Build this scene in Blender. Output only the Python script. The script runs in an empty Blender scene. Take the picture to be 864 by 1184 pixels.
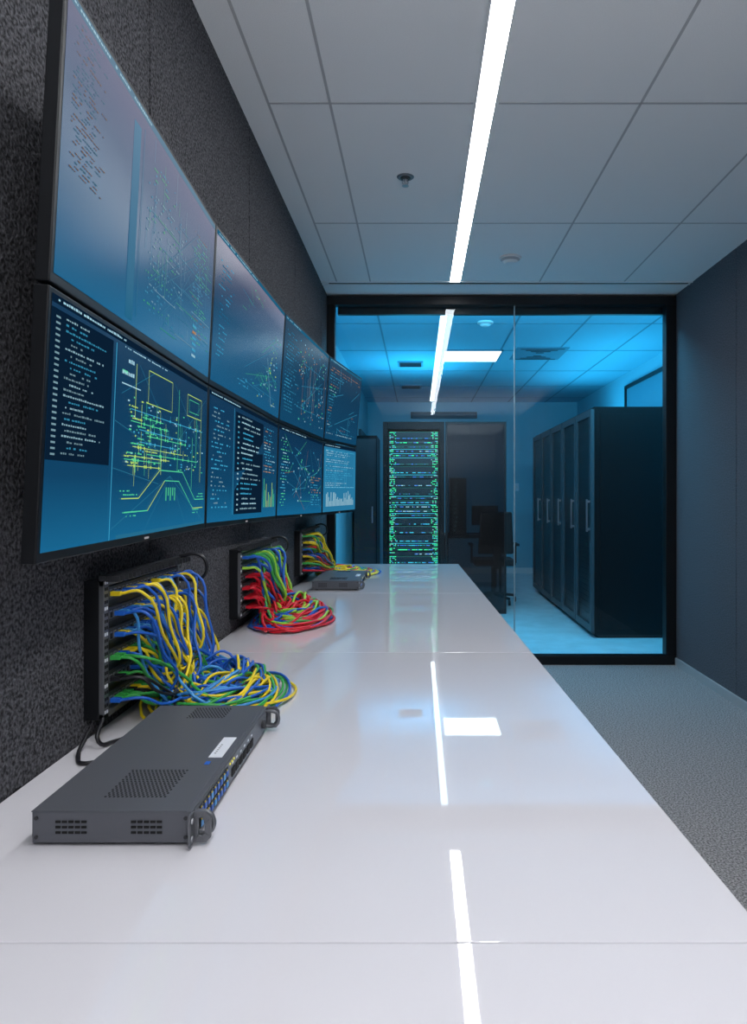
import bpy, math, random
from mathutils import Vector, Matrix
random.seed(7)
S = bpy.context.scene
COL = S.collection
try:
    S.view_settings.view_transform = 'Standard'
except Exception:
    pass

# ------------------------------------------------------------------ materials
def mat(name, color, rough=0.5, metal=0.0, spec=0.5, emis=None, estr=1.0, bump=0.0, bscale=200.0, var=0.0, coat=0.0, bdist=0.004):
    m = bpy.data.materials.new(name); m.use_nodes = True
    nt = m.node_tree; b = nt.nodes['Principled BSDF']
    b.inputs['Base Color'].default_value = (*color, 1)
    b.inputs['Roughness'].default_value = rough
    b.inputs['Metallic'].default_value = metal
    b.inputs['Specular IOR Level'].default_value = spec
    b.inputs['Coat Weight'].default_value = coat
    b.inputs['Coat Roughness'].default_value = 0.02
    if emis:
        b.inputs['Emission Color'].default_value = (*emis, 1)
        b.inputs['Emission Strength'].default_value = estr
    if bump or var:
        tc = nt.nodes.new('ShaderNodeTexCoord')
        n = nt.nodes.new('ShaderNodeTexNoise'); n.inputs['Scale'].default_value = bscale
        n.inputs['Detail'].default_value = 3
        nt.links.new(tc.outputs['Object'], n.inputs['Vector'])
        if bump:
            bp = nt.nodes.new('ShaderNodeBump'); bp.inputs['Strength'].default_value = bump
            bp.inputs['Distance'].default_value = bdist
            nt.links.new(n.outputs['Fac'], bp.inputs['Height'])
            nt.links.new(bp.outputs['Normal'], b.inputs['Normal'])
        if var:
            r = nt.nodes.new('ShaderNodeValToRGB')
            r.color_ramp.elements[0].position = 0.35; r.color_ramp.elements[1].position = 0.65
            r.color_ramp.elements[0].color = (*[c*(1-var) for c in color], 1)
            r.color_ramp.elements[1].color = (*[min(1, c*(1+var)) for c in color], 1)
            nt.links.new(n.outputs['Fac'], r.inputs['Fac'])
            nt.links.new(r.outputs['Color'], b.inputs['Base Color'])
    return m

def glassmat(name, tint, refl=(0.9,0.95,1), ior=1.45, rough=0.0):
    m = bpy.data.materials.new(name); m.use_nodes = True
    nt = m.node_tree; nt.nodes.clear()
    o = nt.nodes.new('ShaderNodeOutputMaterial'); mx = nt.nodes.new('ShaderNodeMixShader')
    t = nt.nodes.new('ShaderNodeBsdfTransparent'); g = nt.nodes.new('ShaderNodeBsdfGlossy')
    f = nt.nodes.new('ShaderNodeFresnel'); f.inputs['IOR'].default_value = ior
    t.inputs['Color'].default_value = (*tint, 1); g.inputs['Color'].default_value = (*refl, 1)
    g.inputs['Roughness'].default_value = rough
    nt.links.new(f.outputs[0], mx.inputs[0]); nt.links.new(t.outputs[0], mx.inputs[1])
    nt.links.new(g.outputs[0], mx.inputs[2]); nt.links.new(mx.outputs[0], o.inputs[0])
    return m

M = {}
M['wallL'] = mat('felt_wall', (0.085,0.085,0.094), 0.95, spec=0.2, bump=1.0, bscale=150, var=0.7, bdist=0.007)
M['wallR'] = mat('fabric_wall', (0.120,0.122,0.138), 0.95, spec=0.2, bump=0.9, bscale=150, var=0.4, bdist=0.006)
M['wallN'] = mat('rear_wall_paint', (0.35,0.36,0.38), 0.9)
M['ceil'] = mat('ceiling_tile', (0.84,0.84,0.84), 0.9, spec=0.2, bump=0.15, bscale=350, var=0.04)
M['grid'] = mat('ceiling_grid', (0.45,0.45,0.46), 0.6)
M['trimw'] = mat('white_trim', (0.8,0.8,0.8), 0.5)
M['carpet'] = mat('carpet', (0.38,0.36,0.36), 1.0, spec=0.1, bump=1.0, bscale=140, var=0.55, bdist=0.006)
M['table'] = mat('white_lacquer', (0.80,0.78,0.82), 0.025, spec=0.6, coat=0.45)
M['tableside'] = mat('table_core', (0.35,0.35,0.37), 0.5)
M['black'] = mat('black_metal', (0.008,0.009,0.011), 0.4, spec=0.3)
M['blackmat'] = mat('black_plastic', (0.016,0.017,0.02), 0.55, bump=0.05, bscale=400)
M['grey'] = mat('device_grey', (0.115,0.120,0.138), 0.42, metal=0.2, bump=0.05, bscale=900)
M['rail'] = mat('rack_rail', (0.16,0.165,0.18), 0.4, metal=0.5)
M['greyd'] = mat('device_dark', (0.035,0.037,0.042), 0.45, metal=0.2)
M['hole'] = mat('vent_hole', (0.004,0.004,0.005), 0.8)
M['steel'] = mat('steel', (0.55,0.56,0.6), 0.3, metal=1.0)
M['jack'] = mat('jack_shell', (0.22,0.23,0.25), 0.35, metal=0.6)
M['label'] = mat('paper_label', (0.8,0.82,0.88), 0.6)
M['strip'] = mat('led_strip', (0.9,0.9,0.9), 0.5, emis=(0.97,0.98,1.0), estr=31)
M['strip2'] = mat('led_strip_server_room', (0.9,0.9,0.9), 0.5, emis=(0.80,0.95,1.0), estr=3.5)
M['panel'] = mat('led_panel', (0.9,0.9,0.9), 0.5, emis=(0.80,0.96,1.0), estr=4.5)
M['bwall'] = mat('wall_cyan_light_tint', (0.28,0.56,0.66), 0.85)  # cyan room light mixed into the wall colour, not blue paint
M['bceil'] = mat('ceiling_cyan_light_tint', (0.22,0.50,0.62), 0.85, var=0.04, bscale=300)  # ceiling colour carries the cyan light of the server room
M['bgrid'] = mat('grid_cyan_light_tint', (0.10,0.26,0.34), 0.7)  # same cyan light tint put into the grid colour
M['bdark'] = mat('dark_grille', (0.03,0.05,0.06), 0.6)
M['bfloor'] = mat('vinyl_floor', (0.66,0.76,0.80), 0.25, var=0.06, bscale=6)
M['rack'] = mat('rack_paint', (0.005,0.006,0.007), 0.4, spec=0.2)
M['rackfr'] = mat('rack_frame', (0.050,0.060,0.070), 0.4, spec=0.4)
M['rackmesh'] = mat('rack_mesh_door', (0.004,0.006,0.008), 0.3, spec=0.3)
M['glass'] = glassmat('clear_glass', (0.92,0.97,0.98), ior=1.4)
M['smoke'] = glassmat('smoked_glass', (0.14,0.155,0.17), ior=1.4)
M['joint'] = mat('glass_joint', (0.30,0.45,0.52), 0.2)
for n,c in dict(blue=(0.015,0.13,0.60), yellow=(0.95,0.72,0.02), green=(0.05,0.42,0.08), red=(0.75,0.015,0.035), cyan=(0.06,0.33,0.75), kabel=(0.012,0.012,0.015), lime=(0.40,0.75,0.06)).items():
    M['c_'+n] = mat('cable_'+n, c, 0.35)
def em(name, c, s): return mat(name, (0.02,0.02,0.02), 0.5, emis=c, estr=s)
M['e_green'] = em('led_green', (0.04,0.95,0.35), 1.5)
M['e_cyan'] = em('led_cyan', (0.05,0.65,0.85), 1.2)
M['e_blue'] = em('led_blue', (0.05,0.25,0.9), 1.0)
M['e_white'] = em('led_white', (0.5,0.9,1.0), 0.9)
M['e_dim'] = em('led_dim', (0.03,0.35,0.30), 0.5)
M['e_yel'] = em('led_yellow', (0.9,0.8,0.1), 0.9)

# ------------------------------------------------------------------ builder
class MB:
    def __init__(s): s.v=[]; s.f=[]; s.m=[]; s.mats=[]
    def mi(s,k):
        if k not in s.mats: s.mats.append(k)
        return s.mats.index(k)
    def poly(s,pts,k):
        b=len(s.v); s.v+= [tuple(p) for p in pts]; s.f.append(list(range(b,b+len(pts)))); s.m.append(s.mi(k))
    def prism(s,bot,top,k):
        n=len(bot); b=len(s.v); s.v+=[tuple(p) for p in bot]+[tuple(p) for p in top]; i=s.mi(k)
        s.f.append(list(range(b+n-1,b-1,-1))); s.m.append(i)
        s.f.append(list(range(b+n,b+2*n))); s.m.append(i)
        for j in range(n):
            q=(j+1)%n; s.f.append([b+j,b+q,b+n+q,b+n+j]); s.m.append(i)
    def box(s,x0,x1,y0,y1,z0,z1,k):
        s.prism([(x0,y0,z0),(x1,y0,z0),(x1,y1,z0),(x0,y1,z0)],[(x0,y0,z1),(x1,y0,z1),(x1,y1,z1),(x0,y1,z1)],k)
    def cyl(s,p0,p1,r0,k,r1=None,n=16):
        p0=Vector(p0);p1=Vector(p1);r1=r0 if r1 is None else r1
        d=(p1-p0).normalized(); a=d.orthogonal().normalized(); c=d.cross(a)
        A=[p0+(a*math.cos(t)+c*math.sin(t))*r0 for t in [2*math.pi*i/n for i in range(n)]]
        B=[p1+(a*math.cos(t)+c*math.sin(t))*r1 for t in [2*math.pi*i/n for i in range(n)]]
        s.prism(A,B,k)
    def obj(s,name,parent=None,bevel=0.0,seg=2):
        me=bpy.data.meshes.new(name); me.from_pydata(s.v,[],s.f)
        for k in s.mats: me.materials.append(M[k])
        me.polygons.foreach_set('material_index',s.m); me.update()
        o=bpy.data.objects.new(name,me); COL.objects.link(o)
        if parent: o.parent=parent
        if bevel:
            md=o.modifiers.new('bevel','BEVEL'); md.width=bevel; md.segments=seg; md.limit_method='ANGLE'
        return o
def empty(name):
    e=bpy.data.objects.new(name,None); e.empty_display_size=0.1; COL.objects.link(e); return e
def curve(name,splines,r,k,parent=None,res=5):
    cu=bpy.data.curves.new(name,'CURVE'); cu.dimensions='3D'; cu.bevel_depth=r; cu.bevel_resolution=2; cu.resolution_u=res
    cu.use_fill_caps=True
    for pts in splines:
        sp=cu.splines.new('BEZIER'); sp.bezier_points.add(len(pts)-1)
        for bp,p in zip(sp.bezier_points,pts):
            bp.co=p; bp.handle_left_type='AUTO'; bp.handle_right_type='AUTO'
    cu.materials.append(M[k])
    o=bpy.data.objects.new(name,cu); COL.objects.link(o)
    if parent: o.parent=parent
    return o

# ------------------------------------------------------------------ room shell (metres)
CEIL=2.70; XL=-0.668; XR=1.88; YG=5.08; YB=10.9; YN=-2.6; BXL=-0.80; BXR=2.50
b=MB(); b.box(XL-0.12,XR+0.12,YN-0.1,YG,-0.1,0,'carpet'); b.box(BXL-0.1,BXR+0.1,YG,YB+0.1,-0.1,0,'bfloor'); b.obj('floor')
b=MB(); b.box(XL-0.12,XL-0.010,YN-0.1,YG,0,CEIL,'black')
seams=[-2.6,-1.3,-0.29,0.72,1.72,2.73,3.74,4.75,YG]
for a,c in zip(seams,seams[1:]): b.box(XL-0.010,XL,a+0.005,c-0.005,0,CEIL,'wallL')
b.obj('wall_left')
b=MB(); b.box(XR+0.010,XR+0.12,YN-0.1,YG,0,CEIL,'black')
seams=[-2.6,-1.9,-0.7,0.5,1.7,2.9,4.09,YG]
for a,c in zip(seams,seams[1:]): b.box(XR,XR+0.010,a+0.004,c-0.004,0,CEIL,'wallR')
b.obj('wall_right')
b=MB(); b.box(XR-0.014,XR,YN,YG-0.05,0,0.055,'grid'); b.obj('baseboard_right')
b=MB(); b.box(XL-0.02,XR+0.02,YN-0.1,YN,0,CEIL,'wallN'); b.obj('wall_rear')
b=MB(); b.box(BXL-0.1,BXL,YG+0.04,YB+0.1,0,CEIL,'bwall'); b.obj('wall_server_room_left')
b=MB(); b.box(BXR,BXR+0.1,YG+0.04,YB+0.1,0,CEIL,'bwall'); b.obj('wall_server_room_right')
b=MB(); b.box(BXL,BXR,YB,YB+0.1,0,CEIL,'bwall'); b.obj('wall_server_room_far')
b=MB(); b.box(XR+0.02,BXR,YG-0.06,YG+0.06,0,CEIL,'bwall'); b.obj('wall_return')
b=MB(); b.box(BXL,BXR,YB-0.015,YB,0,0.09,'trimw'); b.box(BXR-0.008,BXR,YG+0.1,YB,0,0.09,'trimw'); b.obj('baseboard_server_room')
b=MB(); b.box(XL-0.12,XR+0.12,YN-0.1,YG,CEIL,CEIL+0.1,'ceil')
for x in (-0.56,-0.33,0.83,1.41): b.box(x-0.005,x+0.005,YN,4.75,CEIL-0.0015,CEIL,'grid')
for y in (-2.0,-0.85,0.29,1.43,2.58,3.72):
    b.box(-0.56,0.205,y-0.005,y+0.005,CEIL-0.0015,CEIL,'grid'); b.box(0.30,XR,y-0.005,y+0.005,CEIL-0.0015,CEIL,'grid')
b.box(XL+0.05,XR-0.02,4.75,4.785,CEIL-0.003,CEIL,'greyd')
b.box(XL,XR,4.735,4.75,CEIL-0.006,CEIL,'trimw'); b.box(XL,XR,4.785,4.80,CEIL-0.006,CEIL,'trimw')
b.obj('ceiling')
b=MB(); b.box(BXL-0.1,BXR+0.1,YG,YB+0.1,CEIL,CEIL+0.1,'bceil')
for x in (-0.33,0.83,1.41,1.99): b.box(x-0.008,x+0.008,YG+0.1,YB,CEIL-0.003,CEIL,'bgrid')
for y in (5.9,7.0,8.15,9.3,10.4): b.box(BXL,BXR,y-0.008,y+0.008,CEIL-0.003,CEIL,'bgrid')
b.obj('ceiling_server_room')
def strip(name,x,segs,k,hw=0.034):
    e=empty(name)
    for i,(a,c) in enumerate(segs):
        q=MB(); q.box(x-hw,x+hw,a,c,CEIL-0.006,CEIL-0.002,k); q.obj('diffuser_%d'%(i+1),e)
    q=MB(); a=segs[0][0]; c=segs[-1][1]
    q.box(x-hw-0.007,x-hw,a,c,CEIL-0.009,CEIL,'trimw'); q.box(x+hw,x+hw+0.007,a,c,CEIL-0.009,CEIL,'trimw')
    q.obj('housing',e)
strip('linear_ceiling_light',0.25,[(-2.4,-0.6),(-0.59,1.1),(1.11,2.80),(2.82,4.72)],'strip')
strip('linear_ceiling_light',0.205,[(5.3,8.0),(8.01,10.75)],'strip2',0.026)
e=empty('ceiling_light_panel'); q=MB(); q.box(0.27,0.84,6.98,7.52,CEIL-0.012,CEIL-0.004,'panel'); q.obj('diffuser',e)
q=MB()
for (x0,x1,y0,y1) in ((0.26,0.27,6.965,7.535),(0.84,0.85,6.965,7.535),(0.26,0.85,6.965,6.98),(0.26,0.85,7.52,7.535)): q.box(x0,x1,y0,y1,CEIL-0.014,CEIL,'bgrid')
q.obj('frame',e)

e=empty('glass_partition')
q=MB(); fw=0.058
q.box(XL,XR,YG-0.04,YG+0.04,CEIL-0.075,CEIL-0.01,'black'); q.box(XL,XR,YG-0.04,YG+0.04,0,0.065,'black')
q.box(XL,XL+fw,YG-0.04,YG+0.04,0.065,CEIL-0.075,'black'); q.box(XR-0.075,XR,YG-0.04,YG+0.04,0.065,CEIL-0.075,'black')
q.obj('frame',e,0.004)
q=MB()
for x0,x1 in ((XL+fw,0.700),(0.708,XR-0.075)): q.poly([(x0,YG,0.065),(x1,YG,0.065),(x1,YG,CEIL-0.075),(x0,YG,CEIL-0.075)],'glass')
q.obj('panes',e)
q=MB(); q.box(0.700,0.708,YG-0.006,YG+0.006,0.065,CEIL-0.075,'joint'); q.obj('joint',e)

def fitting(name,x,y,kind,z=CEIL):
    q=MB()
    if kind=='sprinkler':
        q.cyl((x,y,z-0.005),(x,y,z),0.034,'jack',0.040,24); q.cyl((x,y,z-0.010),(x,y,z-0.005),0.020,'greyd',0.024,20)
        q.cyl((x,y,z-0.034),(x,y,z-0.010),0.006,'steel')
        for a in (0,math.pi):
            q.cyl((x+0.014*math.cos(a),y,z-0.028),(x+0.008*math.cos(a),y,z-0.010),0.0025,'steel',n=8)
            q.cyl((x+0.014*math.cos(a),y,z-0.028),(x,y,z-0.040),0.0025,'steel',n=8)
        q.cyl((x,y,z-0.042),(x,y,z-0.039),0.016,'steel',n=20)
    elif kind=='smoke':
        q.cyl((x,y,z-0.012),(x,y,z),0.068,'trimw',n=32); q.cyl((x,y,z-0.024),(x,y,z-0.012),0.045,'grid',0.06,32)
        q.cyl((x,y,z-0.036),(x,y,z-0.024),0.03,'trimw',0.048,32)
    else:
        q.box(x-0.14,x+0.14,y-0.14,y+0.14,z-0.012,z,'bgrid')
        for i in range(5): q.box(x-0.12,x+0.12,y-0.11+i*0.05,y-0.09+i*0.05,z-0.02,z-0.012,'greyd')
    return q.obj(name)
fitting('fire_sprinkler',-0.06,3.18,'sprinkler'); fitting('smoke_detector',0.565,4.26,'smoke')
fitting('smoke_detector',0.565,5.85,'smoke'); fitting('ceiling_vent',-0.09,7.7,'vent'); fitting('ceiling_vent',-0.1,9.3,'vent')
q=MB(); q.box(0.98,1.5,6.85,7.45,CEIL-0.008,CEIL,'bgrid')
for i in range(4):
    d=0.04+i*0.06; q.box(0.98+d,1.5-d,6.85+d,6.86+d,CEIL-0.014,CEIL-0.008,'bdark'); q.box(0.98+d,1.5-d,7.44-d,7.45-d,CEIL-0.014,CEIL-0.008,'bdark')
q.obj('air_diffuser')

# ------------------------------------------------------------------ table
xr=lambda y:0.387-(y-0.8155)*0.0257
e=empty('long_work_table')
q=MB(); ys=[-0.8,0.757,2.15,3.44,4.90]
for a,c in zip(ys,ys[1:]):
    a+=0.0009; c-=0.0009
    q.prism([(XL+0.003,a,0.722),(xr(a),a,0.722),(xr(c),c,0.722),(XL+0.003,c,0.722)],[(XL+0.003,a,0.75),(xr(a),a,0.75),(xr(c),c,0.75),(XL+0.003,c,0.75)],'table')
q.obj('tops',e,0.0010)
q=MB(); q.box(XL+0.01,0.26,-0.78,4.88,0.69,0.721,'tableside')
for y in (-0.74,0.757,2.15,3.44,4.84): q.box(XL+0.02,0.25,y-0.02,y+0.02,0,0.69,'tableside')
q.box(XL+0.02,XL+0.05,-0.74,4.84,0.2,0.69,'tableside')
q.obj('frame',e)

# ------------------------------------------------------------------ video wall
E=[(1.00,(-.511,1.995),(-.535,1.5475),(-.555,1.136)),(2.02,(-.591,2.033),(-.6136,1.561),(-.6237,1.139)),
   (3.03,(-.583,2.043),(-.6136,1.554),(-.625,1.130)),(3.90,(-.502,2.028),(-.536,1.541),(-.546,1.122)),(4.55,(-.370,2.006),(-.4095,1.547),(-.415,1.126))]
def screenmat(name,stops,rough=0.25,es=1.0,spec=0.04):
    m=bpy.data.materials.new(name); m.use_nodes=True; nt=m.node_tree; p=nt.nodes['Principled BSDF']
    uv=nt.nodes.new('ShaderNodeUVMap'); sp=nt.nodes.new('ShaderNodeSeparateXYZ'); r=nt.nodes.new('ShaderNodeValToRGB')
    nt.links.new(uv.outputs[0],sp.inputs[0]); nt.links.new(sp.outputs['Y'],r.inputs[0]); nt.links.new(r.outputs[0],p.inputs['Emission Color'])
    cr=r.color_ramp
    cr.elements[0].position=stops[0][0]; cr.elements[0].color=(*stops[0][1],1)
    cr.elements[1].position=stops[-1][0]; cr.elements[1].color=(*stops[-1][1],1)
    for pos,c in stops[1:-1]:
        el=cr.elements.new(pos); el.color=(*c,1)
    p.inputs['Emission Strength'].default_value=es; p.inputs['Base Color'].default_value=(0.004,0.006,0.010,1); p.inputs['Roughness'].default_value=rough
    p.inputs['Specular IOR Level'].default_value=spec
    return m
M['scr_lo']=screenmat('screen_lower',[(0,(0.006,0.125,0.27)),(0.30,(0.003,0.052,0.125)),(1,(0.003,0.026,0.070))])
M['scr_up']=screenmat('screen_upper_painted_glare',[(0,(0.006,0.11,0.24)),(0.35,(0.014,0.085,0.18)),(0.7,(0.050,0.090,0.17)),(1,(0.16,0.16,0.24))])  # grey upper stops paint ceiling-light glare into the emission
M['scr_up1']=screenmat('screen_upper_mid_painted_glare',[(0,(0.006,0.085,0.19)),(0.5,(0.006,0.050,0.115)),(0.8,(0.05,0.07,0.13)),(1,(0.19,0.18,0.25))])  # pale top stops are painted glare, narrower than on the first column
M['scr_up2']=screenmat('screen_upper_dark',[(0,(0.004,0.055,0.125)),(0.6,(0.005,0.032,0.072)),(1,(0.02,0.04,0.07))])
m=bpy.data.materials.new('screen_graphics'); m.use_nodes=True; nt=m.node_tree; nt.nodes.clear()
o=nt.nodes.new('ShaderNodeOutputMaterial'); em_=nt.nodes.new('ShaderNodeEmission'); at=nt.nodes.new('ShaderNodeAttribute'); at.attribute_name='Col'
nt.links.new(at.outputs['Color'],em_.inputs[0]); nt.links.new(em_.outputs[0],o.inputs[0]); M['gfx']=m
CY=(0.05,0.38,0.62); GR=(0.09,0.66,0.30); YE=(0.46,0.68,0.13); WH=(0.36,0.62,0.74); DB=(0.003,0.013,0.032); OR=(0.5,0.25,0.10); LB=(0.02,0.16,0.29)
def monitor(col,row):
    T,Bt=(1,2) if row==0 else (2,3)
    def c3(ed,k): return Vector((ed[k][0],ed[0],ed[k][1]))
    TL,TR,BL,BR=c3(E[col],T),c3(E[col+1],T),c3(E[col],Bt),c3(E[col+1],Bt)
    W=(TR-TL).length; H=(TL-BL).length
    n=((BR-BL).cross(TL-BL)).normalized()
    P=lambda s,t,o=0.0: (BL*(1-s)*(1-t)+BR*s*(1-t)+TR*s*t+TL*(1-s)*t)+n*o
    gs,gt=0.0025/W,0.0025/H
    par=empty('wall_monitor')
    q=MB(); cs=[(gs,gt),(1-gs,gt),(1-gs,1-gt),(gs,1-gt)]
    q.prism([P(s,t,-0.022) for s,t in cs],[P(s,t,0) for s,t in cs],'black')
    q.obj('housing',par,0.002)
    q=MB(); c=P(0.5,0.5,-0.022)
    q.prism([P(s,t,-0.034) for s,t in ((.35,.3),(.65,.3),(.65,.7),(.35,.7))],[P(s,t,-0.022) for s,t in ((.35,.3),(.65,.3),(.65,.7),(.35,.7))],'blackmat')
    q.box(XL,c.x-0.004,c.y-0.05,c.y+0.05,c.z-0.06,c.z+0.06,'blackmat')
    q.obj('wall_mount',par)
    bs,bt=0.013/W,0.011/H; bb=0.018/H
    me=bpy.data.meshes.new('screen'); me.from_pydata([P(bs,bb,.0006),P(1-bs,bb,.0006),P(1-bs,1-bt,.0006),P(bs,1-bt,.0006)],[],[(0,1,2,3)])
    u=me.uv_layers.new(name='UVMap')
    for i,cc in enumerate(((0,0),(1,0),(1,1),(0,1))): u.data[i].uv=cc
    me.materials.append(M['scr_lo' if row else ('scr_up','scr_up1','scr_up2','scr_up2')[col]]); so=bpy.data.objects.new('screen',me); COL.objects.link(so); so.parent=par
    V=[];F=[];C=[]
    S_=lambda s:bs+s*(1-2*bs); T_=lambda t:bb+t*(1-bb-bt)
    dim=(0.75 if col==0 else 0.75) if row==0 else 1.0
    def quad(pts,c,o):
        k=len(V)
        for s,t in pts:
            V.append(P(S_(s),T_(t),o)); w=0.12*t if (row==0 and col==0) else 0.0  # w brightens graphics upwards, matching the painted glare behind them
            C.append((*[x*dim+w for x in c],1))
        F.append((k,k+1,k+2,k+3))
    def rect(s0,t0,s1,t1,c,o=0.0012): quad([(s0,t0),(s1,t0),(s1,t1),(s0,t1)],c,o)
    def line(s0,t0,s1,t1,c,w=0.0014,o=0.0014):
        dx,dy=(s1-s0)*W,(t1-t0)*H; L=math.hypot(dx,dy) or 1; nx,ny=-dy/L*w/2/W,dx/L*w/2/H
        quad([(s0-nx,t0-ny),(s1-nx,t1-ny),(s1+nx,t1+ny),(s0+nx,t0+ny)],c,o)
    def box_(s0,t0,s1,t1,c,w=0.0014):
        line(s0,t0,s1,t0,c,w);line(s1,t0,s1,t1,c,w);line(s1,t1,s0,t1,c,w);line(s0,t1,s0,t0,c,w)
    R=random.Random(col*10+row+3)
    def text(s0,s1,t0,t1,rows,cols,p=0.8,h=0.34):
        dt=(t1-t0)/rows; k=1 if col==0 else 1.6
        for i in range(rows):
            s=s0+R.choice([0,0,0.02]); c=R.choice(cols); end=s0+(s1-s0)*R.uniform(0.45,1)
            while s<end:
                w=R.uniform(0.003,0.010)*k
                if R.random()<p: rect(s,t1-(i+1)*dt+dt*0.3,min(s+w,s1),t1-(i+1)*dt+dt*(0.3+h*R.uniform(.7,1.1)),c)
                s+=w+0.0025*k
    dimc=lambda c,k:tuple(x*k for x in c)
    rect(0,0.968,1,1,DB if row else dimc(LB,0.9),0.0008); text(0.02,0.6,0.974,0.995,1,[WH],0.9,0.5)
    if col==0 and row==1:
        rect(0.0,0.36,0.25,0.95,DB,0.0008); text(0.05,0.22,0.38,0.94,24,[dimc(WH,0.4),dimc(CY,0.6),dimc(WH,.65)],0.85)
        for i in range(24): rect(0.015,0.38+i*0.0233,0.03,0.388+i*0.0233,dimc(WH,0.5))
        line(0.265,0.0,0.265,0.95,CY,0.003)
        text(0.30,0.40,0.80,0.93,2,[WH],0.9,0.3)
        rect(0.30,0.825,0.33,0.84,GR);rect(0.30,0.77,0.41,0.776,WH)
        text(0.30,0.75,0.945,0.965,1,[GR,WH])
        box_(0.46,0.72,0.64,0.90,YE,0.0018); box_(0.78,0.74,0.93,0.88,YE,0.0018); box_(0.80,0.77,0.90,0.85,GR,0.0012)
        for t in (0.66,0.635,0.60,0.565,0.54,0.50,0.47,0.44,0.42,0.40,0.37):
            a=R.uniform(0.32,0.50); z=R.uniform(0.55,0.95); k=R.choice([GR,YE,GR,WH,CY]); line(a,t,z,t,k,0.0016)
            for _ in range(5):
                x=R.uniform(a,z); line(x,t,x,t+R.choice([-1,1])*R.uniform(0.02,0.11),R.choice([k,GR,YE]),0.0014); rect(x-0.004,t-0.008,x+0.004,t+0.008,k)
            text(a-0.01,a+0.08,t+0.005,t+0.03,1,[GR,YE])
        for a,z in (((0.32,0.20),(0.42,0.20)),((0.42,0.20),(0.56,0.36)),((0.56,0.36),(0.75,0.36)),((0.75,0.36),(0.88,0.18)),((0.88,0.18),(0.98,0.18)),((0.34,0.13),(0.48,0.13)),((0.48,0.13),(0.60,0.30)),((0.60,0.30),(0.72,0.30)),((0.72,0.30),(0.86,0.12)),((0.86,0.12),(0.97,0.12)),((0.38,0.62),(0.38,0.90)),((0.42,0.58),(0.42,0.70)),((0.88,0.4),(0.88,0.74)),((0.93,0.3),(0.93,0.74)),((0.70,0.36),(0.70,0.88)),((0.56,0.36),(0.56,0.60)),((0.84,0.25),(0.84,0.6))):
            line(*a,*z,R.choice([GR,YE,GR]),0.0022)
        for a,z in (((0.27,0.58),(0.60,0.45)),((0.27,0.05),(0.64,0.33)),((0.64,0.33),(0.98,0.02)),((0.45,0.0),(0.64,0.33)),((0.64,0.33),(0.80,0.0)),((0.66,0.9),(0.95,0.5)),((0.4,0.9),(0.75,0.4)),((0.27,0.35),(0.55,0.28)),((0.3,0.72),(0.5,0.9)),((0.64,0.33),(0.64,0.0)),((0.98,0.9),(0.5,0.3))):
            line(*a,*z,dimc(CY,0.45),0.0012)
        for _ in range(110):
            x,y=R.uniform(0.32,0.96),R.uniform(0.36,0.72); rect(x,y,x+R.uniform(.003,.014),y+0.008,R.choice([GR,YE,WH,CY]))
        for x,y in ((0.31,0.21),(0.33,0.10),(0.90,0.19),(0.86,0.08)): text(x,x+0.1,y,y+0.04,2,[GR])
        for i in range(5): rect(0.61+i*0.018,0.18+i%2*0.03,0.617+i*0.018,0.26,dimc(GR,0.8))
        rect(0.30,0.0,0.98,0.02,dimc(LB,0.9),0.0008)
    elif col==0 and row==0:
        text(0.03,0.17,0.40,0.95,34,[dimc(OR,0.3),dimc(CY,0.35)],0.6); line(0.36,0.05,0.36,0.92,LB,0.003); rect(0.30,0.02,0.340,0.90,(0.02,0.17,0.32),0.0008)
        for _ in range(64):
            x,y=R.uniform(0.38,0.97),R.uniform(0.08,0.85); c=dimc(R.choice([CY,GR,CY,WH]),0.6)
            if R.random()<.5: line(x,y,min(x+R.uniform(0.03,0.25),0.98),y,c)
            else: line(x,y,x,min(y+R.uniform(0.05,0.3),0.95),c)
        for _ in range(9): line(R.uniform(.38,.6),R.uniform(.1,.9),R.uniform(.7,.98),R.uniform(.1,.9),dimc(CY,0.5),0.0012)
        text(0.4,0.72,0.12,0.85,30,[dimc(GR,.6),dimc(CY,.7),dimc(WH,.6)],0.25); text(0.78,0.97,0.15,0.8,34,[dimc(CY,.8),dimc(OR,.5),dimc(GR,.8)],0.55)
        for i in range(6): rect(0.80,0.06+i*0.035,0.84,0.075+i*0.035,R.choice([CY,OR,WH]))
    elif col==1 and row==1:
        rect(0.30,0.05,0.72,0.93,DB,0.0008); text(0.03,0.24,0.1,0.9,24,[CY,dimc(WH,.5)],0.5)
        for i in range(19):
            t=0.08+i*0.045; rect(0.33,t,0.35,t+0.014,dimc(R.choice([WH,CY]),.8)); text(0.38,0.68,t,t+0.03,1,[WH,CY,dimc(WH,.6)],0.85,0.45)
        text(0.74,0.96,0.45,0.92,16,[CY,WH,OR],0.6)
        for i in range(10): rect(0.75+i*0.022,0.10,0.758+i*0.022,0.12+R.uniform(.03,.28),dimc(R.choice([GR,YE,GR]),.8))
        line(0.28,0.05,0.28,0.95,CY,0.003)
    elif col==2 and row==1:
        for _ in range(34):
            a=(R.uniform(.25,.9),R.uniform(.15,.85)); z=(a[0]+R.uniform(-.3,.3),a[1]+R.uniform(-.3,.3)); z=(min(max(z[0],.05),.97),min(max(z[1],.05),.93))
            line(*a,*z,dimc(R.choice([CY,dimc(GR,.8),dimc(OR,.6),CY,dimc(CY,.6)]),.8),0.0017); rect(a[0]-.006,a[1]-.010,a[0]+.006,a[1]+.010,R.choice([GR,WH,CY]))
        text(0.04,0.22,0.1,0.9,24,[CY,GR,WH],0.5); text(0.7,0.97,0.1,0.5,12,[CY,OR],0.5)
    elif col==3 and row==1:
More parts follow.
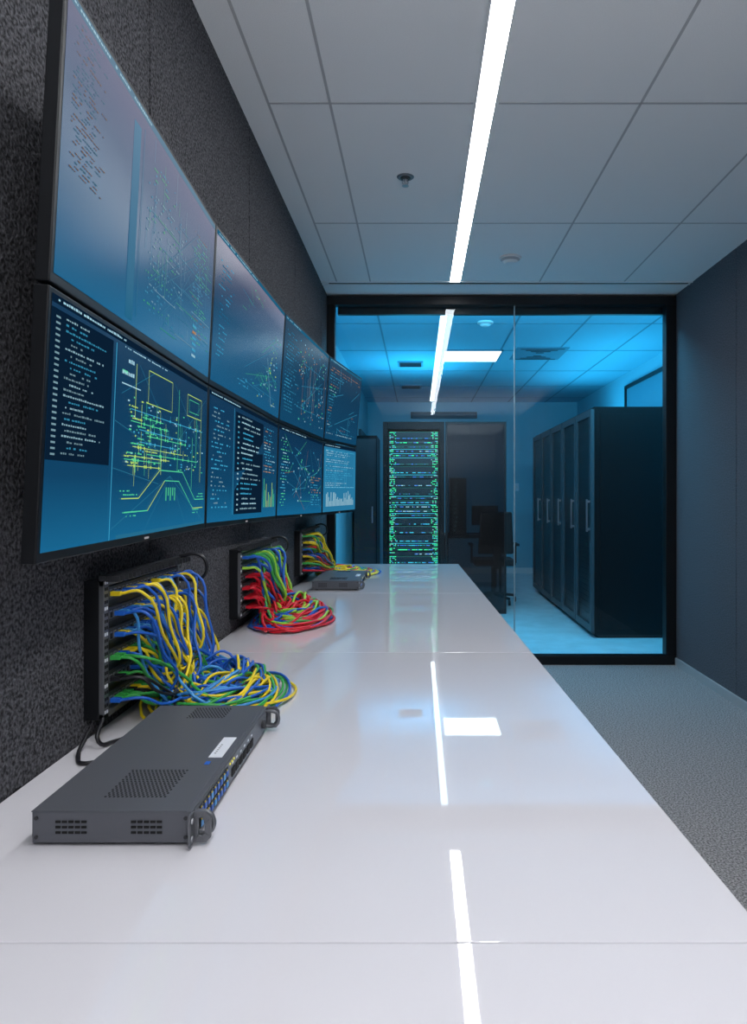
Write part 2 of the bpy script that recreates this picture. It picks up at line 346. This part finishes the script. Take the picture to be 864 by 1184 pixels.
        rect(0.0,0.0,1,0.96,(0.02,0.18,0.34),0.0008); text(0.05,0.95,0.35,0.92,18,[WH,CY,WH],0.6)
        for i in range(26):
            rect(0.08+i*0.033,0.08,0.10+i*0.033,0.12+R.uniform(.02,.2),dimc(WH,.8))
        for s0 in (0.05,0.36,0.68): box_(s0,0.36,s0+0.27,0.92,CY,0.003)
    elif col==1 and row==0:
        pts=[(0.35+0.045*i+R.uniform(-.02,.02),0.25+0.5*math.sin(i*0.33)+R.uniform(-.05,.05)*1) for i in range(13)]
        pts=[(min(s,.96),min(max(t,.08),.9)) for s,t in pts]
        for a,z in zip(pts,pts[1:]): line(*a,*z,WH,0.0025)
        for k in range(360):
            a=R.gauss(0.60,0.17); t=R.gauss(0.5,0.2)
            if 0.3<a<0.97 and 0.06<t<0.90: rect(a,t,a+R.uniform(.004,.018),t+R.uniform(.008,.015),R.choice([GR,YE,CY,WH]))
        for _ in range(30): line(R.uniform(.3,.6),R.uniform(.1,.9),R.uniform(.6,.97),R.uniform(.1,.9),dimc(R.choice([CY,GR]),0.7),0.0014)
        text(0.04,0.22,0.15,0.85,24,[CY,LB],0.5); text(0.3,0.5,0.08,0.2,4,[CY],0.6)
    elif col==2:
        text(0.04,0.3,0.1,0.9,24,[CY,dimc(CY,.6)],0.6)
        for k in range(190):
            a=R.uniform(.3,.96); t=R.uniform(.08,.92); rect(a,t,a+R.uniform(.004,.02),t+.012,R.choice([OR,CY,GR,WH,CY]))
        for _ in range(14):
            x=R.uniform(.3,.95); line(x,R.uniform(.1,.4),x,R.uniform(.5,.9),dimc(R.choice([OR,CY]),.8),0.002)
        for _ in range(7): line(R.uniform(.3,.6),R.uniform(.1,.9),R.uniform(.6,.97),R.uniform(.1,.9),dimc(CY,0.8),0.002)
    else:
        text(0.04,0.96,0.06,0.92,24,[CY,WH,OR,GR,dimc(CY,.7)],0.5); 
        for s0 in (0.33,0.66): line(s0,0.05,s0,0.95,CY,0.003)
        for _ in range(8): line(R.uniform(.05,.4),R.uniform(.1,.9),R.uniform(.5,.97),R.uniform(.1,.9),dimc(CY,0.8),0.003)
    if row==1: rect(0.47,-0.028,0.50,-0.016,(0.3,0.3,0.32),0.0006)
    me=bpy.data.meshes.new('display_graphics'); me.from_pydata(V,[],F)
    ca=me.color_attributes.new('Col','FLOAT_COLOR','POINT')
    for i,c in enumerate(C): ca.data[i].color=c
    me.materials.append(M['gfx']); go=bpy.data.objects.new('display_graphics',me); COL.objects.link(go); go.parent=par
for r_ in (1,0):
    for c_ in range(4): monitor(c_,r_)

# ------------------------------------------------------------------ rack appliances on the table
def appliance(name,x0,x1,y0,y1):
    e=empty(name); z0=0.7555; z1=0.800
    q=MB(); q.box(x0,x1,y0,y1,z0,z1-0.0015,'grey'); q.box(x0-0.001,x1-0.006,y0-0.001,y1+0.001,z1-0.0015,z1,'grey')
    q.obj('case',e,0.0012)
    q=MB()
    for x in (x0+0.02,x1-0.02):
        for y in (y0+0.03,y1-0.03): q.cyl((x,y,0.7502),(x,y,z0),0.009,'blackmat')
    for cx in (x0+0.055,x0+0.160):
        for r in range(3):
            for c in range(5):
                xx=cx-0.022+c*0.009; q.box(xx,xx+0.007,y0-0.0012,y0,z0+0.013+r*0.0075,z0+0.016+r*0.0075,'hole')
    for x in (x0+0.006,x1-0.008):
        for z in (z0+0.008,z1-0.01): q.cyl((x,y0-0.0015,z),(x,y0,z),0.0028,'greyd',n=10)
    def perf(ax,bx,ay,by):
        i=0; y=ay
        while y<by:
            x=ax+(0.0028 if i%2 else 0)
            while x<bx:
                q.cyl((x,y,z1-0.0002),(x,y,z1+0.0004),0.0019,'hole',n=6); x+=0.0062
            y+=0.0060; i+=1
    perf(x0+0.082,x0+0.170,y0+0.045,y0+0.145); perf(x0+0.082,x0+0.155,y1-0.078,y1-0.015)
    q.box(x1-0.036,x1-0.013,y0+0.195,y0+0.290,z1,z1+0.0006,'label')
    for i in range(6): q.box(x1-0.031,x1-0.028,y0+0.212+i*0.008,y0+0.214+i*0.008,z1+0.0006,z1+0.0009,'greyd')
    q.box(x1-0.034,x1-0.026,y0+0.165,y0+0.178,z1,z1+0.0005,'c_blue')
    q.obj('vents_and_labels',e)
    q=MB(); q.box(x1,x1+0.0015,y0+0.012,y1-0.012,z0+0.003,z1-0.004,'rail')
    for r in range(2):
        for c in range(9):
            y=y0+0.030+c*0.0165; z=z0+0.005+r*0.0175
            q.box(x1+0.0015,x1+0.0035,y,y+0.0135,z,z+0.0145,'greyd'); q.box(x1+0.0035,x1+0.0044,y+0.002,y+0.0115,z+0.002,z+0.0105,'c_blue' if (c+r)%4 else 'c_cyan')
            q.box(x1+0.0035,x1+0.0044,y+0.003,y+0.0055,z+0.0115,z+0.0135,'c_yellow')
    for c in range(6):
        y=y0+0.20+c*0.026; q.box(x1+0.0015,x1+0.003,y,y+0.018,z0+0.010,z0+0.024,'hole'); q.box(x1+0.0015,x1+0.0024,y+0.004,y+0.012,z0+0.03,z0+0.033,'label')
    q.cyl((x1,y1-0.05,z0+0.022),(x1+0.007,y1-0.05,z0+0.022),0.008,'greyd')
    for c in range(3): q.cyl((x1,y0+0.19+c*0.012,z0+0.036),(x1+0.003,y0+0.19+c*0.012,z0+0.036),0.0020,'e_yel',n=8)
    q.obj('port_panel',e)
    q=MB()
    for y,sg in ((y0,1),(y1,-1)):
        ya,yb=(y,y+0.004) if sg>0 else (y-0.004,y)
        pts=[(x1,z0),(x1+0.020,z0),(x1+0.027,z0+0.008),(x1+0.027,z0+0.034),(x1+0.020,z1-0.001),(x1,z1-0.001)]
        hole=[(x1+0.009,z0+0.010),(x1+0.014,z0+0.009),(x1+0.018,z0+0.014),(x1+0.018,z0+0.029),(x1+0.014,z0+0.035),(x1+0.009,z0+0.034)]
        n=len(pts)
        for i in range(n):
            j=(i+1)%n; a=[pts[i],pts[j],hole[j],hole[i]]
            q.prism([(p[0],ya,p[1]) for p in a],[(p[0],yb,p[1]) for p in a],'rail')
        q.box(x1,x1+0.003,min(y,y-sg*0.016),max(y,y-sg*0.016),z0,z1-0.001,'rail')
        q.cyl((x1+0.003,y-sg*0.009,z0+0.010),(x1+0.005,y-sg*0.009,z0+0.010),0.004,'steel',n=12); q.cyl((x1+0.003,y-sg*0.009,z0+0.034),(x1+0.005,y-sg*0.009,z0+0.034),0.004,'steel',n=12)
    q.obj('rack_ears',e,0.0006)
    hs=[]
    for y in (y0+0.016,y1-0.012):
        hs.append([(x1,y,z0+0.006),(x1+0.018,y,z0+0.007),(x1+0.025,y,z0+0.014),(x1+0.025,y,z1-0.016),(x1+0.018,y,z1-0.009),(x1,y,z1-0.008)])
    curve('handles',hs,0.0036,'rail',e)
    return e
appliance('rack_network_appliance',-0.538,-0.316,0.963,1.443)
appliance('rack_network_appliance',-0.545,-0.305,3.54,4.02)
curve('power_lead',[[(-0.62,1.36,0.80),(-0.615,1.33,0.765),(-0.60,1.36,0.7545),(-0.57,1.43,0.7545),(-0.53,1.49,0.7545),(-0.47,1.50,0.7545)],
  [(-0.64,1.34,0.78),(-0.63,1.28,0.7545),(-0.60,1.25,0.7545),(-0.575,1.30,0.7545),(-0.57,1.42,0.7545),(-0.55,1.52,0.7545)]],0.0042,'c_kabel')

# ------------------------------------------------------------------ patch panels with cables
def patch(name,y0,y1,z0,z1,ncab,colfn,pc,pr,seed,r=0.0031,tmax=0.045):
    R=random.Random(seed); e=empty(name); xf=-0.628; L=y1-y0; Hh=z1-z0
    q=MB(); q.box(XL,xf-0.01,y0,y1,z0,z1,'black')
    for a,c in ((y0,y0+0.022),(y1-0.022,y1)): q.box(xf-0.01,xf,a,c,z0,z1,'rail')
    q.box(xf-0.01,xf,y0,y1,z1-0.012,z1,'rail'); q.box(xf-0.01,xf,y0,y1,z0,z0+0.012,'rail')
    q.obj('frame',e,0.001)
    q=MB()
    n=int(Hh/0.013)
    for i in range(n):
        z=z0+0.010+i*0.013
        for yy in (y0+0.004,y0+0.0125,y1-0.012): q.box(xf,xf+0.0006,yy,yy+0.0055,z,z+0.0065,'hole' if i%4 else 'label')
    rows=6; ports=[]
    for i in range(rows):
        zc=z0+0.03+i*(Hh-0.06)/(rows-1)
        q.box(xf-0.01,xf-0.004,y0+0.022,y1-0.022,zc-0.014,zc+0.014,'greyd')
        k=20
        for j in range(k):
            y=y0+0.032+j*(L-0.064-0.012)/(k-1)
            q.box(xf-0.004,xf-0.002,y,y+0.013,zc-0.008,zc+0.008,'jack'); q.box(xf-0.002,xf-0.0014,y+0.002,y+0.011,zc-0.006,zc+0.005,'hole')
            ports.append((y+0.0065,zc,i/(rows-1),j/(k-1)))
    for j in range(22):
        y=y0+0.01+j*(L-0.02)/21; q.box(xf-0.004,xf+0.028,y-0.0015,y+0.0015,z1-0.003,z1+0.008,'greyd')
    q.box(xf-0.01,xf+0.004,y0,y1,z1,z1+0.010,'greyd')
    q.obj('jack_field',e)
    ds=[]
    for zz in (z1-0.02,z1-0.12):
        ds.append([(xf,y1-0.012,zz+0.03),(xf+0.05,y1-0.008,zz+0.034),(xf+0.07,y1-0.008,zz+0.01),(xf+0.06,y1-0.008,zz-0.025),(xf,y1-0.012,zz-0.03)])
    curve('cable_rings',ds,0.005,'c_kabel',e)
    R.shuffle(ports); groups={}; plugs=MB()
    for (y,z,fz,fy) in ports[:ncab]:
        c=colfn(fy,fz,R); 
        plugs.box(xf-0.002,xf+0.018,y-0.005,y+0.005,z-0.005,z+0.004,'c_'+c)
        cx,cy=pc; rx,ry=pr
        out=R.uniform(0.035,0.095)
        gx=cx-rx*R.uniform(0.3,0.9); gy=cy+ry*R.uniform(-0.75,0.7)
        pts=[(xf+0.016,y,z-0.001),(xf+out*0.7,y+R.uniform(-.01,.015),z+0.004*R.uniform(-1,1)),
             (xf+out,y+(gy-y)*R.uniform(.2,.35)+R.uniform(-.015,.015),z-(z-0.76)*R.uniform(0.22,0.42)),
             (xf+out*R.uniform(0.9,1.25)+0.01,y+(gy-y)*R.uniform(.55,.75)+R.uniform(-.02,.02),0.77+(z-0.76)*R.uniform(0.22,0.40)),
             (max(gx,xf+0.05),gy,0.762+R.uniform(0,tmax))]
        turns=R.uniform(0.6,1.35); a0=R.uniform(2.0,4.0); sc=R.uniform(0.45,1.05); dr=R.choice([-1,1])
        st=int(turns*7)+2; jx,jy=R.uniform(-.03,.02),R.uniform(-.04,.04); ex=R.uniform(.65,1.1)
        for i in range(1,st+1):
            a=a0+dr*i/st*turns*2*math.pi; k=sc*R.uniform(0.90,1.08)
            px=cx+jx+rx*k*ex*math.cos(a); py=cy+jy+ry*k*math.sin(a)
            rr=math.hypot((px-cx)/rx,(py-cy)/ry)
            zz=0.7515+r+R.uniform(0,1)*tmax*max(0.10,1.25-rr)
            pts.append((max(px,XL+0.03),py,zz))
        groups.setdefault(c,[]).append(pts)
    plugs.obj('plugs',e)
    for c,sp in groups.items(): curve('cables_'+c,sp,r,'c_'+c,e)
    return e
def cf1(fy,fz,R):
    if fz>0.5: return R.choice(['blue','blue','blue','cyan','yellow'] if fy<0.45 else ['yellow','yellow','blue','yellow','cyan'])
    return R.choice(['green','yellow','green','blue','kabel'] if fy<0.4 else ['blue','blue','cyan','blue','green','yellow'])
def cf2(fy,fz,R):
    if fz>0.6: return R.choice(['lime','green','blue','green'] if fy<0.6 else ['lime','blue','blue','green'])
    return R.choice(['red']*9+['blue'])
def cf3(fy,fz,R):
    return R.choice(['yellow','yellow','red','blue','green','yellow'])
patch('patch_panel',1.38,1.83,0.79,1.068,104,cf1,(-0.475,1.66),(0.148,0.185),11,r=0.0033,tmax=0.10)
patch('patch_panel',2.44,2.96,0.80,1.045,90,cf2,(-0.48,2.70),(0.135,0.24),12,r=0.0050,tmax=0.10)
patch('patch_panel',3.72,4.22,0.80,1.045,56,cf3,(-0.46,4.32),(0.18,0.19),13,r=0.0055,tmax=0.04)

# ------------------------------------------------------------------ server room contents
def cabinet_mesh():
    q=MB()
    q.box(0.03,0.95,0.004,0.596,0.03,2.0,'rack')
    q.box(0.06,0.90,0.03,0.57,0.0,0.03,'blackmat')
    q.box(0,0.03,0.006,0.065,0.05,1.98,'rackfr'); q.box(0,0.03,0.535,0.594,0.05,1.98,'rackfr')
    q.box(0,0.03,0.065,0.535,1.92,1.98,'rackfr'); q.box(0,0.03,0.065,0.535,0.05,0.11,'rackfr')
    q.box(0.016,0.03,0.065,0.535,0.11,1.92,'rackmesh')
    R=random.Random(5)
    for i in range(36):
        z=0.16+i*0.048
        q.box(0.013,0.016,0.10,0.50,z,z+0.034,'rackmesh')
        if R.random()<.25:
            y=R.uniform(.14,.46); q.box(0.011,0.013,y,y+0.010,z+0.012,z+0.020,'e_dim')
    q.box(-0.035,-0.022,0.030,0.050,0.92,1.20,'steel'); q.box(-0.024,0,0.033,0.047,0.93,0.95,'steel'); q.box(-0.024,0,0.033,0.047,1.17,1.19,'steel')
    q.box(0.08,0.90,-0.002,0.004,0.08,1.94,'rack')
    return q
base=cabinet_mesh().obj('server_cabinet',None,0.003)
base.location=(1.49,5.97,0)
for i in range(1,5):
    o=base.copy(); o.name='server_cabinet'; o.location=(1.49,5.97+0.61*i,0); COL.objects.link(o)
e=empty('server_rack'); X0,X1,Y0,Y1=-0.37,0.27,7.2,8.1
q=MB(); q.box(X0,X1,Y0+0.06,Y1,0.03,2.0,'rack'); q.box(X0+.04,X1-.04,Y0+.08,Y1-.05,0,0.03,'blackmat')
q.box(X0,X0+0.05,Y0,Y0+0.06,0.03,2.0,'rack'); q.box(X1-0.05,X1,Y0,Y0+0.06,0.03,2.0,'rack')
q.box(X0+.05,X1-.05,Y0,Y0+0.06,1.92,2.0,'rack'); q.box(X0+.05,X1-.05,Y0,Y0+0.06,0.03,0.12,'rack')
q.obj('cabinet',e,0.003)
q=MB(); R=random.Random(21); z=0.16; yf=Y0+0.03
while z<1.88:
    h=R.choice([0.036,0.036,0.08]); q.box(X0+0.06,X1-0.06,yf,Y0+0.06,z,z+h,'greyd')
    xs0,xs1=X0+0.065,X1-0.065
    for side in (0,1):
        for c in range(5):
            x=(xs0+0.004+c*0.014) if side==0 else (xs1-0.016-c*0.014)
            for rr in range(int(h/0.016)):
                if R.random()<.82-.14*c: q.box(x,x+0.010,yf-0.002,yf,z+0.006+rr*0.016,z+0.014+rr*0.016,R.choice(['e_green','e_green','e_cyan','e_green','e_white']))
    k=R.choice(['e_cyan','e_white','e_dim','e_green','e_cyan'])
    for _ in range(R.randint(10,24)):
        x=R.uniform(xs0+0.06,xs1-0.09); q.box(x,x+R.choice([.008,.02,.035]),yf-0.002,yf,z+0.008,z+0.016,R.choice([k,k,'e_dim','e_blue']))
    if R.random()<.7: q.box(xs0+0.02,xs1-0.02,yf-0.001,yf,z+h-0.004,z+h,R.choice(['e_dim','e_cyan']))
    z+=h+0.009
q.obj('servers',e)
e=empty('smoked_glass_screen')
q=MB(); q.box(0.28,0.30,7.2,7.23,0,2.0,'black'); q.box(0.895,0.915,7.2,7.23,0,2.0,'black'); q.box(0.30,0.895,7.2,7.23,1.98,2.0,'black'); q.box(0.30,0.895,7.2,7.23,0,0.04,'black'); q.obj('frame',e)
q=MB(); q.poly([(0.30,7.215,0.04),(0.895,7.215,0.04),(0.895,7.215,1.98),(0.30,7.215,1.98)],'smoke'); q.obj('glass',e)
e=empty('equipment_desk')
q=MB(); q.box(0.32,1.05,8.55,9.15,0.70,0.74,'blackmat')
for x in (0.34,1.00):
    for y in (8.57,9.10): q.box(x,x+0.03,y,y+0.03,0,0.70,'black')
q.obj('desk',e)
q=MB(); q.box(0.40,0.60,8.65,9.05,0.742,1.45,'blackmat')
for i in range(12): q.box(0.42,0.58,8.645,8.65,0.78+i*0.054,0.81+i*0.054,'greyd'); 
for i in range(12): q.box(0.44+0.01*(i%4),0.46+0.01*(i%4),8.642,8.645,0.79+i*0.054,0.80+i*0.054,'e_white')
q.box(0.68,1.02,8.85,8.88,0.85,1.10,'black'); q.box(0.83,0.87,8.86,8.90,0.742,0.87,'black')
q.obj('tower_and_display',e)
e=empty('office_chair'); cx,cy=0.86,7.95
q=MB(); q.box(cx-.23,cx+.23,cy-.23,cy+.22,0.44,0.51,'blackmat'); q.prism([(cx-.20,cy-.27,.58),(cx+.20,cy-.27,.58),(cx+.20,cy-.22,.58),(cx-.20,cy-.22,.58)],[(cx-.17,cy-.33,1.05),(cx+.17,cy-.33,1.05),(cx+.17,cy-.29,1.05),(cx-.17,cy-.29,1.05)],'blackmat'); q.obj('cushions',e,0.02,3)
q=MB(); q.cyl((cx,cy,0.10),(cx,cy,0.44),0.025,'greyd'); q.box(cx-.03,cx+.03,cy-.27,cy-.05,0.42,0.44,'greyd'); q.prism([(cx-.03,cy-.29,.42),(cx+.03,cy-.29,.42),(cx+.03,cy-.26,.42),(cx-.03,cy-.26,.42)],[(cx-.03,cy-.31,.75),(cx+.03,cy-.31,.75),(cx+.03,cy-.28,.75),(cx-.03,cy-.28,.75)],'greyd')
for i in range(5):
    a=i*2*math.pi/5+0.3; ex,ey=cx+.27*math.cos(a),cy+.27*math.sin(a); q.cyl((cx,cy,0.11),(ex,ey,0.075),0.022,'greyd',0.015,10); q.cyl((ex-.012,ey,0.03),(ex+.012,ey,0.03),0.03,'blackmat',n=14)
for sx in (-1,1): q.box(cx+sx*.26-.02,cx+sx*.26+.02,cy-.15,cy+.12,0.66,0.685,'blackmat'); q.box(cx+sx*.25-.012,cx+sx*.25+.012,cy-.03,cy+.01,0.46,0.66,'blackmat')
q.obj('frame',e)
q=MB(); q.box(-0.78,-0.50,8.3,9.0,0.04,1.95,'rack'); q.box(-0.76,-0.52,8.32,8.98,0,0.04,'blackmat'); q.box(-0.77,-0.51,8.285,8.3,0.08,1.91,'rackfr'); q.box(-0.56,-0.545,8.27,8.285,0.9,1.1,'steel'); q.obj('storage_cabinet',None,0.003)
q=MB(); d0=BXL+0.001; q.box(d0,d0+0.03,9.25,9.32,0,2.12,'rackfr'); q.box(d0,d0+0.03,10.2,10.27,0,2.12,'rackfr'); q.box(d0,d0+0.03,9.32,10.2,2.05,2.12,'rackfr'); q.box(d0,d0+0.015,9.32,10.2,0.0,2.05,'bgrid'); q.box(d0+0.015,d0+0.04,9.38,9.50,1.0,1.02,'steel'); q.obj('door_1')
q=MB()
q.box(BXR-0.03,BXR,6.2,8.30,2.50,2.54,'black'); q.box(BXR-0.03,BXR,8.26,8.30,2.12,2.50,'black'); q.box(BXR-0.03,BXR,6.2,6.24,2.12,2.50,'black'); q.box(BXR-0.03,BXR,6.2,8.30,2.08,2.12,'black'); q.box(BXR-0.012,BXR,6.24,8.26,2.12,2.5,'bgrid'); q.obj('window_1')
q=MB(); q.box(-0.12,0.92,YB-0.03,YB,2.44,2.54,'bdark')
for i in range(4): q.box(-0.10,0.90,YB-0.036,YB-0.03,2.455+i*0.02,2.462+i*0.02,'bgrid')
q.obj('wall_vent')
q=MB(); q.box(1.50,1.58,YB-0.012,YB,1.30,1.42,'label'); q.box(1.525,1.555,YB-0.018,YB-0.012,1.34,1.38,'trimw'); q.obj('light_switch')

# ------------------------------------------------------------------ lamps
def area(name,loc,rot,sx,sy,power,color):
    l=bpy.data.lights.new(name,'AREA'); l.shape='RECTANGLE'; l.size=sx; l.size_y=sy; l.energy=power; l.color=color
    o=bpy.data.objects.new(name,l); o.location=loc; o.rotation_euler=rot; COL.objects.link(o); return o
q=MB(); q.box(-0.6,2.4,YG+0.06,YG+0.10,CEIL-0.12,CEIL-0.001,'black'); q.obj('added_wash_housing')  # made-up housing for the added wash lamp
area('added_cyan_wash',(0.9,YG+0.13,CEIL-0.125),(math.radians(28),0,0),2.8,0.05,58,(0.10,0.60,0.95))  # added lamp that washes the server room cyan, no known fixture
area('added_cabinet_cyan_fill',(2.0,7.6,2.06),(math.pi,0,0),0.7,2.8,24,(0.05,0.55,0.92))  # added cyan lamp, hidden above the cabinets to brighten the ceiling
area('added_rack_cyan_fill',(0.0,7.7,2.06),(math.pi,0,0),0.5,0.7,16,(0.05,0.55,0.92))  # second added cyan ceiling fill, out of sight on the rack
area('added_room_fill',(0.7,-1.0,1.6),(math.pi,0,0),1.8,2.2,75,(0.95,0.97,1.0))  # unseen fill lamp added behind the camera to lift the front ceiling
w=bpy.data.worlds.new('world'); S.world=w; w.use_nodes=True; w.node_tree.nodes['Background'].inputs[0].default_value=(0.05,0.07,0.1,1); w.node_tree.nodes['Background'].inputs[1].default_value=0.3

# ------------------------------------------------------------------ camera
cd=bpy.data.cameras.new('camera'); co=bpy.data.objects.new('camera',cd); COL.objects.link(co)
co.location=(0,0,1.24); co.rotation_euler=(math.pi/2,0,0)
cd.sensor_fit='AUTO'; cd.sensor_width=36; cd.lens=36*800/1184
cd.shift_x=-52/1184; cd.shift_y=-20/1184; cd.clip_start=0.02
S.camera=co
